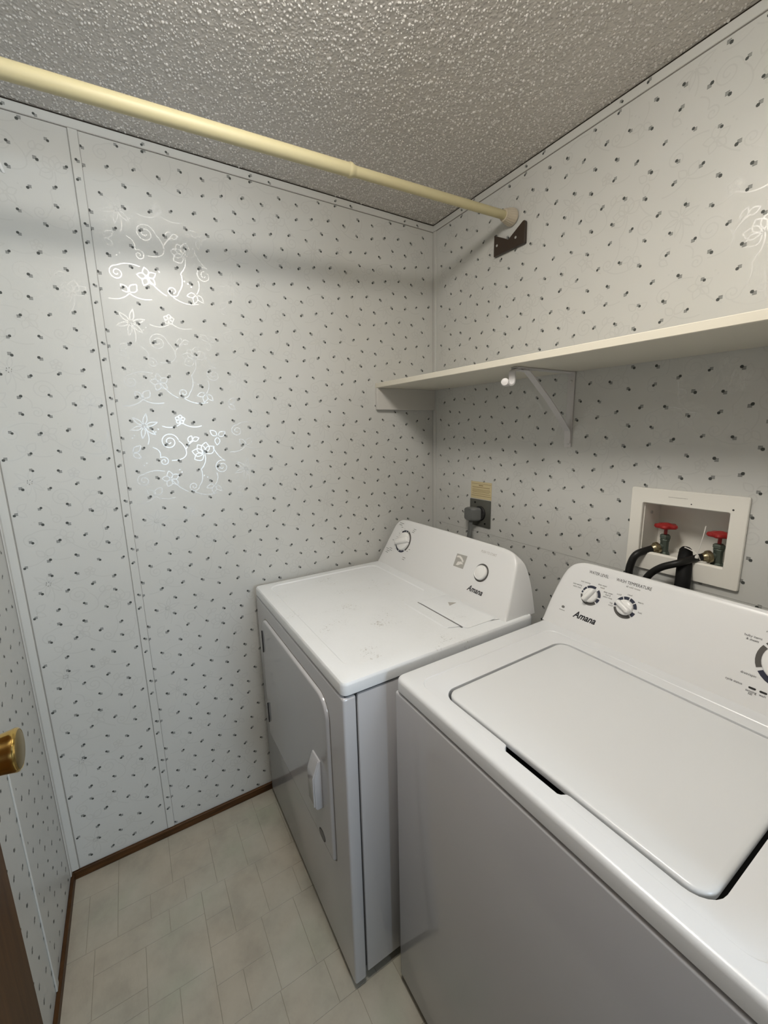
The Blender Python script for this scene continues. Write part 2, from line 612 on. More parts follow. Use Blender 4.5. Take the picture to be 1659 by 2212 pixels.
# small lobed flower
for k in range(5):
    M_.append(petal(158, 282, 15, 6.5, k * 2 * PI / 5 + .2))
M_.append(bez((162, 272), (190, 250), (222, 262)))
M_.append(bez((158, 268), (132, 250), (104, 262)))
# three-leaf sprig and curls
for a in (.5, 2.4, 4.6):
    M_.append(petal(268, 226, 30, 9, a, .2))
M_.append(spiral(98, 150, 15, 1.5, 2.2, -1))
M_.append(bez((88, 162), (96, 186), (70, 196)))
M_.append(spiral(274, 122, 24, 1.8, 1.0, 1))
M_.append(bez((286, 142), (262, 158), (250, 190)))
M_.append(spiral(178, 62, 17, 1.6, 0, -1))
M_.append(bez((195, 62), (214, 84), (206, 118)))
M_.append(spiral(34, 92, 20, 1.7, 1.5, 1))
M_.append(bez((36, 112), (60, 128), (96, 118)))
for k in range(5):
    M_.append(petal(112, 92, 27, 9, k * 2 * PI / 5 + .5, .2))
M_.append(bez((112, 92), (132, 60), (160, 46)))
for a in (3.4, 4.4, 5.4):
    M_.append(petal(246, 62, 30, 8, a, .3))
M_.append(bez((246, 62), (262, 84), (254, 104)))
M_.append(bez((178, 45), (210, 22), (250, 34)))
M_.append(petal(60, 40, 34, 10, .9))
M_.append(petal(60, 40, 30, 8, 2.3))
M_.append(bez((60, 40), (40, 16), (6, 20)))
M_.append(bez((60, 40), (84, 22), (118, 30)))
M_.append(petal(12, 180, 34, 9, .7, .2))
M_.append(petal(12, 180, 28, 8, -.6, .2))
DOTS = [(92, 252), (84, 244), (75, 238), (214, 96), (224, 90), (233, 82), (40, 140), (48, 147), (140, 120), (146, 112), (18, 226), (24, 234)]
CW, CH = 0.300, 0.304


def floral_mesh(h0, h1, z0, z1, place, skip=None):
    mb = MB()
    wd = .0015

    def ok(h, z):
        return h0 < h < h1 and z0 < z < z1 and not (skip and skip(h, z))
    for n in range(int(math.floor(h0 / CW)) - 1, int(math.ceil(h1 / CW)) + 1):
        for k in range(-2, int(z1 / CH) + 2):
            oh, oz = n * CW, k * CH + (n % 2) * CH / 2
            for ci, cv in enumerate(M_):
                el = .00005 + ci * .0000036
                P = [(oh + x * .001, oz + y * .001) for x, y in cv]
                if not all(ok(*p) for p in P):
                    continue
                vs_ = []
                L = len(P)
                for i, p in enumerate(P):
                    a_, b_ = P[max(i - 1, 0)], P[min(i + 1, L - 1)]
                    dx, dz = b_[0] - a_[0], b_[1] - a_[1]
                    q = math.hypot(dx, dz) or 1e-6
                    nx, nz = -dz / q * wd, dx / q * wd
                    vs_ += [place(p[0] + nx, p[1] + nz, el), place(p[0] - nx, p[1] - nz, el)]
                mb.add(vs_, [(2 * i, 2 * i + 1, 2 * i + 3, 2 * i + 2) for i in range(L - 1)])
            for x, y in DOTS:
                h, z = oh + x * .001, oz + y * .001
                if ok(h, z):
                    mb.add([place(h + .0024 * math.cos(a), z + .0024 * math.sin(a), .00010) for a in [i * PI / 3 for i in range(6)]], [tuple(range(6))])
    return mb


print_obj(floral_mesh(-1.505, -.01, .04, H - .03, onL, lambda h, z: SEAM - .004 < h < SEAM + .027), wall_left, 'floral_print', ['floral_ink'])
print_obj(floral_mesh(.03, XR - .01, .9, H - .03, onB, lambda h, z: not not_outlet((h, z))), wall_back, 'floral_print', ['floral_ink'])

# ------------------------------------------------------------------ battens, trims, baseboards
tn = [0]


def trim(label, ma, x0, x1, y0, y1, z0, z1, bevel=.0012):
    tn[0] += 1
    o = MB().box(x0, x1, y0, y1, z0, z1).build('trim_%d' % tn[0], ma, None, bevel, 1)
    return tag(o, label, 'trim', kind='structure')


def leaf_on(o, h0, h1, z0, z1, place, oh, oz, mg=.003):
    pts = leaf_points(h0 + mg, h1 - mg, z0 + mg, z1 - mg, oh, oz)
    print_obj(leaf_mesh(pts, place, 1.35), o)


GAP = .0035
o = trim('wallpapered batten strip covering the vertical seam of the left wall', 'wallpaper', 0, .0035, SEAM, SEAM + .022, .03, H - .026)
leaf_on(o, SEAM, SEAM + .022, .03, H - .03, lambda h, z, e: (.0035 + e, h, z), .138, .04)
for e0, e1 in ((SEAM - .0014, SEAM), (SEAM + .022, SEAM + .0232)):
    MB().box(0, .0016, e0, e1, .03, H - .026).build('seam_line', 'seam', o, smooth=0)
o = trim('wallpapered strip along the ceiling on the left wall', 'wallpaper', 0, .005, -D, 0, H - .026, H - GAP)
leaf_on(o, -D, 0, H - .026, H - GAP, lambda h, z, e: (.005 + e, h, z), .03, .07)
MB().box(0, .0035, -D, 0, H - .0275, H - .026).build('seam_line', 'seam', o, smooth=0)
o = trim('wallpapered strip along the ceiling above the shelf wall', 'wallpaper', 0, XR, -.005, 0, H - .026, H - GAP)
leaf_on(o, .01, XR, H - .026, H - GAP, lambda h, z, e: (h, -.005 - e, z), .09, .02)
MB().box(.01, XR, -.0035, 0, H - .0275, H - .026).build('seam_line', 'seam', o, smooth=0)
trim('dark strip painted as the shade in the gap between the ceiling and the left wall', 'gap', 0, .003, -D, 0, H - GAP, H, 0)
trim('dark strip painted as the shade in the gap between the ceiling and the shelf wall', 'gap', 0, XR, -.003, 0, H - GAP, H, 0)
o = trim('narrow wallpapered corner strip where the two papered walls meet', 'wallpaper', .002, .022, -.0035, 0, .03, H - .027)
leaf_on(o, .002, .022, .03, H - .03, lambda h, z, e: (h, -.0035 - e, z), .118, .03, .002)
MB().box(0, .0016, -.0022, 0, .03, H - .027).build('seam_line', 'seam', o, smooth=0)
o = trim('white papered corner strip beside the brass door knob', 'wallpaper', 0, .006, -D, -D + .022, .032, H - .027)
MB().box(0, .0022, -D + .022, -D + .0245, .032, H - .027).build('seam_line', 'seam', o, smooth=0)
leaf_on(o, -D, -D + .022, .04, H - .03, lambda h, z, e: (.006 + e, h, z), .02, .1)
o = trim('thin papered batten on the wall behind the brass door knob', 'wallpaper', .338, .360, -D, -D + .004, .032, H - .01)
o = trim('papered strip on the front wall side of the left corner', 'wallpaper', .006, .024, -D, -D + .004, .032, H - .01)
MB().box(.024, .0256, -D, -D + .0018, .032, H - .01).build('seam_line', 'seam', o, smooth=0)
MB().box(.024, 1.168, -.0006, .0, 1.0290, 1.0303).box(1.168, XR, -.0006, 0, 1.0290, 1.0303).build('seam_line', 'seam_faint', wall_back, smooth=0)
b1 = MB().box(0, .010, -D, -.002, 0.0, .030).build('baseboard_left', 'wood', None, .002, 1)
tag(b1, 'dark brown wooden baseboard under the large left wall', 'baseboard', kind='structure')
b2 = MB().box(.010, XR, -D, -D + .010, 0.0, .030).build('baseboard_front', 'wood', None, .002, 1)
tag(b2, 'dark brown wooden baseboard running to the bottom left door', 'baseboard', kind='structure')

# ------------------------------------------------------------------ open door with brass knob
DY = -1.440
door = thing('door_1', 'brown wooden door standing open at the bottom left edge', 'door', (.745, DY - .0175, 0.01), kind='structure')
BX('door_slab', 'door_wood', door, .745, 1.495, DY - .032, DY, .012, 2.01, .003)
for z in (.25, 1.0, 1.75):
    MB().tube([(1.499, DY - .004, z), (1.499, DY - .004, z + .09)], .005).build('hinge', 'brass_worn', door)
kn = MB().lathe((.83, DY, 1.027), (0, 1, 0), [(.0145, .006), (.013, .012), (.0135, .02), (.0225, .026), (.0250, .034), (.0265, .048), (.0282, .058), (.0290, .0615), (.0285, .0640), (.0262, .0655), (.0255, .0648)], 40).build('knob', 'brass', door)
MB().lathe((.83, DY, 1.027), (0, 1, 0), [(.033, 0), (.033, .004), (.028, .008), (.014, .009)], 36).build('rose', 'brass', kn)
MB().lathe((.83, DY, 1.027), (0, 1, 0), [(.0254, .0640), (.0254, .0652), (.0235, .0662), (.001, .0668)], 36).build('knob_face', 'brass_worn', kn)

# ------------------------------------------------------------------ ceiling lamp (above the camera)
lamp = thing('ceiling_lamp', 'round frosted dome lamp on the ceiling above the doorway', 'lamp', LAMP_AT)
MB().lathe(LAMP_AT, (0, 0, -1), [(.190, 0), (.190, .018), (.185, .022)], 36).build('lamp_base', 'brass', lamp)
MB().lathe(LAMP_AT, (0, 0, -1), [(.180, .022), (.180, .034), (.164, .062), (.129, .086), (.075, .100), (.002, .105)], 36).build('lamp_shade', 'lamp_glass', lamp)

# ------------------------------------------------------------------ dryer
DX0, DX1, DF, DTZ = .023, .760, -.856, .894
dr = thing('dryer', 'white front-loading clothes dryer in the corner with dusty top', 'dryer', (.3915, -.54, 0))
BX('cabinet', 'enamel_shaded', dr, DX0 + .002, DX1 - .001, DF + .0375, -.222, .034, .8555, .004, 2)
BX('front_panel', 'enamel_shaded', dr, DX0 + .001, DX1, DF, DF + .034, .020, .856, .006, 3)
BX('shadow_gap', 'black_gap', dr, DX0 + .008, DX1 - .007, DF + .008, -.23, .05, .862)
for x in (DX0 + .06, DX1 - .06):
    for y in (DF + .07, -.28):
        MB().lathe((x, y, 0), (0, 0, 1), [(.018, 0), (.018, .008), (.008, .012), (.008, .04)], 16).build('leg', 'rubber_matt', dr)


def dryer_inner(x0, x1, y0, yb, r, z, ystep):
    lp = rrl(x0, x1, y0, yb, r)
    out = []
    for x, y in lp:
        if y > yb - .02:
            t = min(1, max(0, (x - .425) / .04))
            t = t * t * (3 - 2 * t)
            y = y - t * ystep * min(1, (y - (yb - .02)) / .02 * 1.0)
        elif y > yb - ystep - .001 and x > .6:
            y = yb - ystep - .001 - (yb - ystep - .001 - (y0 + r)) * 0 - .0005
        out.append((x, y, z))
    return out


lo = lambda d, z: lift(rrl(DX0 + d, DX1 - d, DF + d, -.216 - d, max(.016 - d, .003)), z)
ib = -.365
tops = [lo(.004, .859), lo(0, .863), lo(0, .885), lo(.0015, .8895), lo(.004, .8925), lo(.009, DTZ),
        dryer_inner(.060, .706, -.815, ib, .035, DTZ, .122), dryer_inner(.064, .702, -.811, ib - .004, .033, DTZ - .0028, .122)]
MB().loft(tops).build('top_panel', 'enamel_dusty', dr, smooth=30)
lp0 = rrl(.492, .716, -.447, -.330, .012)
lp1 = rrl(.494, .714, -.445, -.332, .011)
ld = MB().loft([lift(lp0, DTZ - .001), lift(lp0, DTZ + .0018), lift(lp1, DTZ + .0028)]).build('lint_screen_door', 'enamel_dusty', dr)
MB().box(.488, .700, -.4505, -.4475, DTZ, DTZ + .0006).build('door_gap', 'print_grey', ld, smooth=0)
MB().loft([[(.548, -.372, DTZ + .0028), (.572, -.386, DTZ + .0028), (.566, -.352, DTZ + .0028)], [(.552, -.371, DTZ + .0042), (.569, -.381, DTZ + .0042), (.565, -.357, DTZ + .0042)]]).build('arrow', 'print_faint', ld, smooth=0)
# door
def rr4(x0, x1, z0, z1, rt, rb, n=8):
    pts = []
    for cx, cz, r, a0 in ((x1 - rb, z0 + rb, rb, -90), (x1 - rt, z1 - rt, rt, 0), (x0 + rt, z1 - rt, rt, 90), (x0 + rb, z0 + rb, rb, 180)):
        for i in range(n + 1):
            a = math.radians(a0 + 90 * i / n)
            pts.append((cx + r * math.cos(a), cz + r * math.sin(a)))
    return pts


dl = lambda d, y: [(x, y, z) for x, z in rr4(.100 + d, .676 - d, .330 + d, .806 - d, max(.055 - d, .01), max(.010 - d, .002))]
dd = MB().loft([dl(0, DF + .002), dl(0, DF - .0035), dl(.0012, DF - .0065), dl(.004, DF - .0085), dl(.008, DF - .009)]).build('door', 'enamel_shaded', dr, smooth=40)
MB().loft([dl(-.0035, DF + .0005), dl(-.0035, DF - .0006)]).build('door_seam', 'seam', dr, smooth=0)
for z0, z1 in ((.672, .756), (.388, .468)):
    BX('hinge', 'print_black', dd, .1135, .1165, DF - .0125, DF - .008, z0, z1, .0008)
# protruding grip with slanted top
hx0, hx1, hz0, hz1 = .572, .622, .455, .600
yb_ = DF - .009
prof = [(yb_ + .001, hz1), (yb_ - .004, hz1), (yb_ - .019, hz1 - .040), (yb_ - .021, hz1 - .048), (yb_ - .021, hz0 + .008), (yb_ - .016, hz0), (yb_ + .001, hz0)]
hd = MB().loft([[(x, y, z) for y, z in prof] for x in (hx0, hx1)]).build('handle', 'enamel_shaded', dd, .003, 3)
MB().tube(catmull([(hx1 - .004, yb_ - .006, hz1 - .003), (hx1 - .004, yb_ - .0205, hz1 - .042), (hx1 - .004, yb_ - .0225, hz1 - .056), (hx1 - .004, yb_ - .0225, hz0 + .012)], 5), .0022, 8).build('grip_lip', 'enamel_shaded', hd)
# oval emblem printed on the door
oy = DF - .0096
ov = lambda a, b_, y: [(.604 + a * math.cos(t), y, .352 + b_ * math.sin(t)) for t in [i * PI / 14 for i in range(28)]]
em = MB().loft([ov(.021, .015, oy + .0004), ov(.021, .015, oy)]).build('emblem', 'print_black', dd, smooth=0)
MB().loft([ov(.0175, .0118, oy), ov(.0175, .0118, oy - .0002)]).build('emblem_field', 'print_grey', em, smooth=0)


# ---- control consoles
class Plane:
    """slanted console face: u runs along x, v up the slope"""
    def __init__(s, y0, z0, y1, z1):
        s.y0, s.z0 = y0, z0
        L = math.hypot(y1 - y0, z1 - z0)
        s.dy, s.dz = (y1 - y0) / L, (z1 - z0) / L

    def p(s, u, v, e=0.0):
        return Vector((u, s.y0 + v * s.dy - e * s.dz, s.z0 + v * s.dz + e * s.dy))

    def mat(s, u, v, e):
        X = Vector((1, 0, 0))
        Yv = Vector((0, s.dy, s.dz))
        Zv = X.cross(Yv)
        M = Matrix((X, Yv, Zv)).transposed().to_4x4()
        M.translation = s.p(u, v, e)
        return M


def console(name, pl_, outline, back, ma, parent):
    """outline: closed list of (u,v); back: function z -> y of the rear surface"""
    n = len(outline)
    cu = sum(a for a, _ in outline) / n
    cv = sum(b_ for _, b_ in outline) / n

    def ins(d):
        out = []
        for i in range(n):
            a, b_, c_ = outline[i - 1], outline[i], outline[(i + 1) % n]
            tx, ty = c_[0] - a[0], c_[1] - a[1]
            q = math.hypot(tx, ty)
            out.append((b_[0] - ty / q * d, b_[1] + tx / q * d if b_[1] > .004 else b_[1]))
        return out
    loops = []
    for d, e in ((.014, .0), (.007, -.0006), (.003, -.0022), (.0008, -.005), (0, -.009)):
        loops.append([pl_.p(u, v, e) for u, v in ins(d)])
    full = [pl_.p(u, v, -.009) for u, v in outline]
    for t in (.35, .7, 1.0):
        lp = []
        for P_ in full:
            yb = back(P_.z)
            z = P_.z - t * t * .004 * (P_.z - pl_.z0) / .18
            lp.append(Vector((P_.x, P_.y + (max(yb, P_.y + .002) - P_.y) * t, z)))
        loops.append(lp)
    return MB().loft(loops).build(name, ma, parent, smooth=40)


def half_outline(L, u0, u1, nb=20, nt_=24):
    """L: left side (du, v) from base to the start of the flat top; mirrored for the right side"""
    left = [(u0 + a, v) for a, v in L]
    right = [(u1 - a, v) for a, v in L]
    pts = [(u0 + (u1 - u0) * i / nb, 0.0) for i in range(1, nb)]
    pts += right
    tu0, tu1 = right[-1][0], left[-1][0]
    pts += [(tu0 + (tu1 - tu0) * i / nt_, L[-1][1] + .0015 * math.sin(PI * i / nt_)) for i in range(1, nt_)]
    pts += list(reversed(left))
    return pts


def smooth_side(K, n=5):
    c_ = catmull([(a, b_, 0) for a, b_ in K], n)
    return [(p.x, p.y) for p in c_]


texts = []


def text(s, pl_, u, v, size, ma, parent, e=.0004, width=None, shear=0.0, fat=0.0, align='CENTER'):
    cu = bpy.data.curves.new('lettering', 'FONT')
    cu.body = s
    cu.size = size
    cu.align_x = align
    cu.align_y = 'CENTER'
    cu.shear = shear
    cu.offset = fat
    cu.resolution_u = 3
    ob = bpy.data.objects.new('lettering', cu)
    COL.objects.link(ob)
    bpy.context.view_layer.update()
    dg = bpy.context.evaluated_depsgraph_get()
    me = bpy.data.meshes.new_from_object(ob.evaluated_get(dg))
    bpy.data.objects.remove(ob)
    xs = [q.co.x for q in me.vertices]
    sx = 1.0
    if width and xs:
        sx = width / (max(xs) - min(xs))
    M = pl_.mat(u, v, e)
    off = world_off(parent)
    for q in me.vertices:
        q.co = M @ Vector((q.co.x * sx, q.co.y, 0)) - off
    me.materials.clear()
    me.materials.append(MATS[ma])
    o = bpy.data.objects.new('lettering', me)
    COL.objects.link(o)
    o.parent = parent
    return o


def fine_print(pl_, u, v, width, parent, ma='print_grey', h=.0030, e=.0004):
    mb = MB()
    x = u - width / 2
    while x < u + width / 2 - .0012:
        q = min(rng.uniform(.0012, .0024), u + width / 2 - x)
        a, b_ = rng.uniform(.7, 1.0) * h / 2, rng.uniform(.7, 1.0) * h / 2
        mb.add([pl_.p(x, v - a, e), pl_.p(x + q, v - a, e), pl_.p(x + q, v + b_, e), pl_.p(x, v + b_, e)], [(0, 1, 2, 3)])
        x += q + .0007
    return mb.build('fine_print', ma, parent, smooth=0, recalc=False)


def ring(pl_, u, v, r0, r1, a0, a1, name, ma, parent, e=.0006, n=40):
    k = max(3, int(n * abs(a1 - a0) / 360))
    vs_ = []
    for i in range(k + 1):
        a = math.radians(a0 + (a1 - a0) * i / k)
        vs_ += [pl_.p(u + r0 * math.cos(a), v + r0 * math.sin(a), e), pl_.p(u + r1 * math.cos(a), v + r1 * math.sin(a), e)]
    mb = MB().add(vs_, [(2 * i, 2 * i + 1, 2 * i + 3, 2 * i + 2) for i in range(k)])
    return mb.build(name, ma, parent, smooth=0, recalc=False)


def dial_knob(pl_, u, v, r, ang, parent, name='knob'):
    """round skirt with a raised grip bar pointing at ang (degrees)"""
    c0 = pl_.p(u, v, 0)
    ax = pl_.p(u, v, 1) - c0
    k = MB().lathe(c0, ax, [(r, .0), (r, .004), (r * .96, .007), (r * .9, .0085), (r * .55, .0095), (.001, .0098)], 36).build(name, 'plastic_white', parent, smooth=50)
    a = math.radians(ang)
    du, dv = math.cos(a), math.sin(a)

    def bar(hl, hw, e):
        q = []
        for s_, t_ in ((-1, -.75), (-.8, -1), (.75, -1), (1.0, -.35), (1.0, .35), (.75, 1), (-.8, 1), (-1, .75)):
            q.append(pl_.p(u + du * s_ * hl - dv * t_ * hw, v + dv * s_ * hl + du * t_ * hw, e))
        return q
    MB().loft([bar(r * 1.06, r * .36, .003), bar(r * 1.05, r * .33, .014), bar(r * .98, r * .27, .0185), bar(r * .9, r * .16, .020)]).build('grip', 'plastic_white', k, smooth=50)
    return k


# dryer console
DP = Plane(-.325, DTZ, -.24, 1.07)
DL = smooth_side([(0, 0), (.007, .04), (.018, .103), (.029, .160), (.036, .178), (.049, .194), (.068, .2025), (.10, .207)])
dcon = console('control_panel', DP, half_outline(DL, .022, .748),
               lambda z: -.198 - .034 * max(0, min(1, (z - .894) / .185)) ** 3.4, 'plastic_panel', dr)
ring(DP, .150, .117, .040, .0475, 90, 78, 'dial_ring', 'ring_navy', dcon)
ring(DP, .150, .117, .040, .0475, 74, -48, 'dial_ring', 'ring_grey', dcon)
ring(DP, .150, .117, .040, .0475, -56, -100, 'dial_ring', 'ring_navy', dcon)
ring(DP, .150, .117, .040, .0475, -106, -150, 'dial_ring', 'ring_navy', dcon)
ring(DP, .150, .117, .040, .0475, 94, 130, 'dial_ring', 'ring_navy', dcon)
dial_knob(DP, .150, .117, .038, 200, dr)
ring(DP, .599, .109, .0245, .030, 0, 360, 'button_ring', 'ring_grey', dcon)
c0 = DP.p(.599, .109, 0)
ax = DP.p(.599, .109, 1) - c0
MB().lathe(c0, ax, [(.0243, 0), (.0243, .006), (.0225, .0095), (.0215, .010), (.0200, .009), (.012, .0115), (.001, .0125)], 36).build('start_button', 'plastic_white', dr, smooth=50)
text('PUSH TO START', DP, .602, .176, .0115, 'print_faint', dcon, width=.066)
text('Amana', DP, .598, .049, .026, 'print_black', dcon, width=.068, shear=.35, fat=.0006)
for u, v, wd in ((.098, .187, .030), (.094, .179, .022), (.110, .171, .012), (.197, .178, .018), (.194, .171, .014), (.192, .164, .016), (.192, .056, .020), (.191, .048, .016), (.062, .066, .020), (.070, .058, .022), (.066, .050, .018), (.084, .072, .020), (.088, .064, .018), (.207, .094, .010), (.198, .084, .008), (.080, .108, .012)):
    fine_print(DP, u, v, wd, dcon)
for k in range(7):
    a = math.radians(110 + k * 20)
    MB().add([DP.p(.150 + r_ * math.cos(a) - q * math.sin(a), .117 + r_ * math.sin(a) + q * math.cos(a), .0005) for r_, q in ((.049, -.0006), (.056, -.0006), (.056, .0006), (.049, .0006))], [(0, 1, 2, 3)]).build('tick', 'print_grey', dcon, smooth=0, recalc=False)
st = MB().add([DP.p(u, v, .0005) for u, v in ((.469, .098), (.518, .099), (.518, .145), (.468, .143))], [(0, 1, 2, 3)]).build('sticker', 'sticker_grey', dcon, smooth=0, recalc=False)
MB().add([DP.p(u, v, .0007) for u, v in ((.472, .136), (.486, .139), (.498, .134), (.509, .125), (.508, .118), (.496, .127), (.484, .132), (.472, .130))], [tuple(range(8))]).build('sticker_swoosh', 'sticker_white', st, smooth=0, recalc=False)
MB().add([DP.p(u, v, .0007) for u, v in ((.484, .117), (.500, .121), (.512, .114), (.500, .112), (.490, .105), (.480, .104))], [tuple(range(6))]).build('sticker_swoosh', 'sticker_white', st, smooth=0, recalc=False)

# ------------------------------------------------------------------ washer
WX0, WX1, WF, WTZ = .7995, 1.4985, -.743, .899
wa = thing('washer', 'white top-loading washing machine on the right with closed lid', 'washer', (1.149, -.40, 0))
BX('cabinet', 'enamel_shaded', wa, WX0, WX1, WF, -.078, .022, .8615, .006, 3)
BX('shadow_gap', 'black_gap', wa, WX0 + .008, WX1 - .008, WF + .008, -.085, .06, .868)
for x in (WX0 + .06, WX1 - .06):
    for y in (WF + .07, -.14):
        MB().lathe((x, y, 0), (0, 0, 1), [(.018, 0), (.018, .008), (.008, .012), (.008, .03)], 16).build('leg', 'rubber_matt', wa)
LX0, LX1, LY0, LY1 = .912, 1.385, -.686, -.298
NX0, NX1 = 1.082, 1.206


def pocket(loop, depth, z):
    out = []
    for x, y in loop:
        if y < LY0 + .012:
            t0 = min(1, max(0, (x - NX0) / .010))
            t1 = min(1, max(0, (NX1 - x) / .010))
            y -= depth * (t0 * t0 * (3 - 2 * t0)) * (t1 * t1 * (3 - 2 * t1))
        out.append((x, y, z))
    return out


NS = 90
wo = lambda d, z: lift(rrl(WX0 + d, WX1 - d, WF + d, -.072 - d, max(.020 - d, .004), 6, NS), z)
wi = lambda d, z: pocket(rrl(LX0 - d, LX1 + d, LY0 - d, LY1 + d, .028 + d, 6, NS), .012, z)
em_ = lambda d, z: lift(rrl(.848 + d, 1.450 - d, -.712 + d, -.262 - d, .03 - d, 6, NS), z)
MB().loft([wo(.004, .865), wo(0, .868), wo(0, .889), wo(.0015, .8945), wo(.005, .8978), wo(.010, WTZ), em_(0, WTZ), em_(.0015, WTZ - .0014), em_(.006, WTZ - .0016),
           wi(.0085, WTZ - .0016), wi(.0065, WTZ - .0028), wi(.006, WTZ - .006), wi(.006, WTZ - .030)], cap0=True, cap1=False).build('top_panel', 'enamel_top', wa, smooth=32)
MB().box(LX0 - .008, LX1 + .008, LY0 - .022, LY1 + .008, WTZ - .033, WTZ - .030).build('tub_shade_plate', 'black_gap', wa, smooth=0)  # solid black plate, stands for the shade inside the tub below the lid
li_ = lambda d, z: lift(rrl(LX0 + d, LX1 - d, LY0 + d, LY1 - d, .026 - d, 6, 20), z)
lid = MB().loft([li_(.006, WTZ - .018), li_(.001, WTZ - .014), li_(0, WTZ - .006), li_(.0012, WTZ - .0025), li_(.004, WTZ - .0008), li_(.010, WTZ)]).build('lid', 'plastic_lid', wa, smooth=40)
WP = Plane(-.23, WTZ, -.155, 1.06)
WL = smooth_side([(0, 0), (.004, .058), (.011, .108), (.020, .148), (.030, .170), (.045, .184), (.066, .1915), (.09, .194)])
wcon = console('control_panel', WP, half_outline(WL, .797, 1.501),
               lambda z: -.075 - .060 * max(0, min(1, (z - .899) / .18)) ** 2.4, 'plastic_panel', wa)
for (u, v, a) in ((.912, .110, 62), (1.004, .109, -28)):
    dial_knob(WP, u, v, .0196, a, wa)
# ring of knob 1
for a0, a1, ma in ((70, 128, 'ring_navy'), (133, 160, 'ring_navy'), (165, 178, 'ring_navy'), (186, 318, 'ring_grey'), (326, 352, 'ring_navy'), (2, 50, 'ring_navy')):
    ring(WP, .912, .110, .0199, .0270, a0, a1, 'dial_ring', ma, wcon)
for a0, a1, ma in ((8, 40, 'ring_navy'), (46, 76, 'ring_navy'), (82, 112, 'ring_navy'), (118, 186, 'ring_navy'), (194, 312, 'ring_grey'), (320, 345, 'ring_navy')):
    ring(WP, 1.004, .109, .0199, .0276, a0, a1, 'dial_ring', ma, wcon)
# large cycle dial at the right
for a0, a1, ma in ((150, 208, 'ring_grey'), (216, 250, 'ring_navy'), (256, 330, 'ring_navy'), (340, 395, 'ring_grey'), (42, 100, 'ring_grey'), (106, 144, 'ring_grey')):
    ring(WP, 1.310, .103, .0385, .0480, a0, a1, 'dial_ring', ma, wcon)
dial_knob(WP, 1.310, .103, .038, 90, wa)
text('WATER LEVEL', WP, .9155, .171, .0115, 'print_black', wcon, width=.054)
text('WASH TEMPERATURE', WP, 1.006, .171, .0115, 'print_black', wcon, width=.086)
text('all cold rinses', WP, 1.008, .1615, .0068, 'print_grey', wcon, width=.034)
text('Amana', WP, .9145, .048, .025, 'print_black', wcon, width=.064, shear=.35, fat=.0007)
for s, u, v, wd in (('auto sensing', .888, .1405, .027), ('auto sensing', .868, .1285, .026), ('extra rinse', .869, .1215, .024), ('deep water', .934, .1455, .024), ('wash', .936, .1390, .012),
                    ('deep water', .954, .1310, .024), ('wash &', .955, .1250, .014), ('extra rinse', .956, .1190, .024), ('tap', .969, .109, .008), ('cold', .969, .1025, .011),
                    ('cold', .981, .136, .011), ('cool', 1.006, .1425, .011), ('warm', 1.035, .132, .013), ('hot', 1.040, .108, .009)):
    text(s, WP, u, v, .0066, 'print_grey', wcon, width=wd)
for s, u, v, wd in (('bulky items', 1.2505, .1365, .028), ('& sheets', 1.251, .1295, .020), ('drain/spin', 1.260, .0625, .024), ('cycle status', 1.242, .040, .027), ('sensing', 1.271, .0325, .017), ('fill', 1.271, .0275, .006), ('wash', 1.2885, .0325, .010), ('normal', 1.277, .1545, .020)):
    text(s, WP, u, v, .0066, 'print_black', wcon, width=wd)
for u in (1.2715, 1.2885, 1.3055, 1.3225):
    lp = [(u + x, .039 + y) for x, y in rrl(-.0058, .0058, -.0019, .0019, .0018, 4, 2)]
    MB().loft([[WP.p(a, b_, 0) for a, b_ in lp], [WP.p(a, b_, .0007) for a, b_ in lp]]).build('indicator_light', 'black_gap', wcon, smooth=0)
eb = MB().add([WP.p(.8485 + .0048 * math.cos(t), .0555 + .0036 * math.sin(t), .0005) for t in [i * PI / 8 for i in range(16)]], [tuple(range(16))]).build('emblem', 'print_grey', wcon, smooth=0, recalc=False)
fine_print(WP, .849, .0462, .018, wcon, h=.0020)

# ------------------------------------------------------------------ shelf, bracket, rods
sh = thing('wall_shelf', 'long cream painted wooden shelf across the back wall', 'shelf', (.75, -.001, 1.53))
zs = lambda x: 1.6215 - .0127 * x
mb = MB()
vsx = []
for x in (.0005, XR - .001):
    vsx += [(x, -.303, zs(x)), (x, -.0005, zs(x)), (x, -.0005, zs(x) + .0185), (x, -.303, zs(x) + .0185)]
mb.add(vsx, [(0, 1, 2, 3), (7, 6, 5, 4), (0, 4, 5, 1), (1, 5, 6, 2), (2, 6, 7, 3), (3, 7, 4, 0)])
mb.build('shelf_board', 'cream_paint', sh, .0015, 1)
BX('cleat', 'white_paint', sh, .0005, .0185, -.303, -.004, 1.535, zs(.02), .001, 1)
BX('cleat', 'white_paint', sh, XR - .019, XR - .001, -.303, -.001, 1.517, zs(XR), .001, 1)

bz = zs(.69) - .0005
br = thing('shelf_bracket', 'white metal shelf bracket with rod hook under the shelf', 'bracket', (.69, -.002, 1.385))
BXW = .012
BX('wall_leg', 'bracket_white', br, .69 - BXW, .69 + BXW, -.004, -.0005, 1.383, bz, .0015, 2)
BX('shelf_arm', 'bracket_white', br, .69 - BXW, .69 + BXW, -.262, -.004, bz - .0035, bz, .001, 1)
mb = MB()
p0, p1 = Vector((0.69, -.205, bz - .004)), Vector((.69, -.008, 1.437))
t_ = (p1 - p0).normalized()
nrm = Vector((0, -t_.z, t_.y))


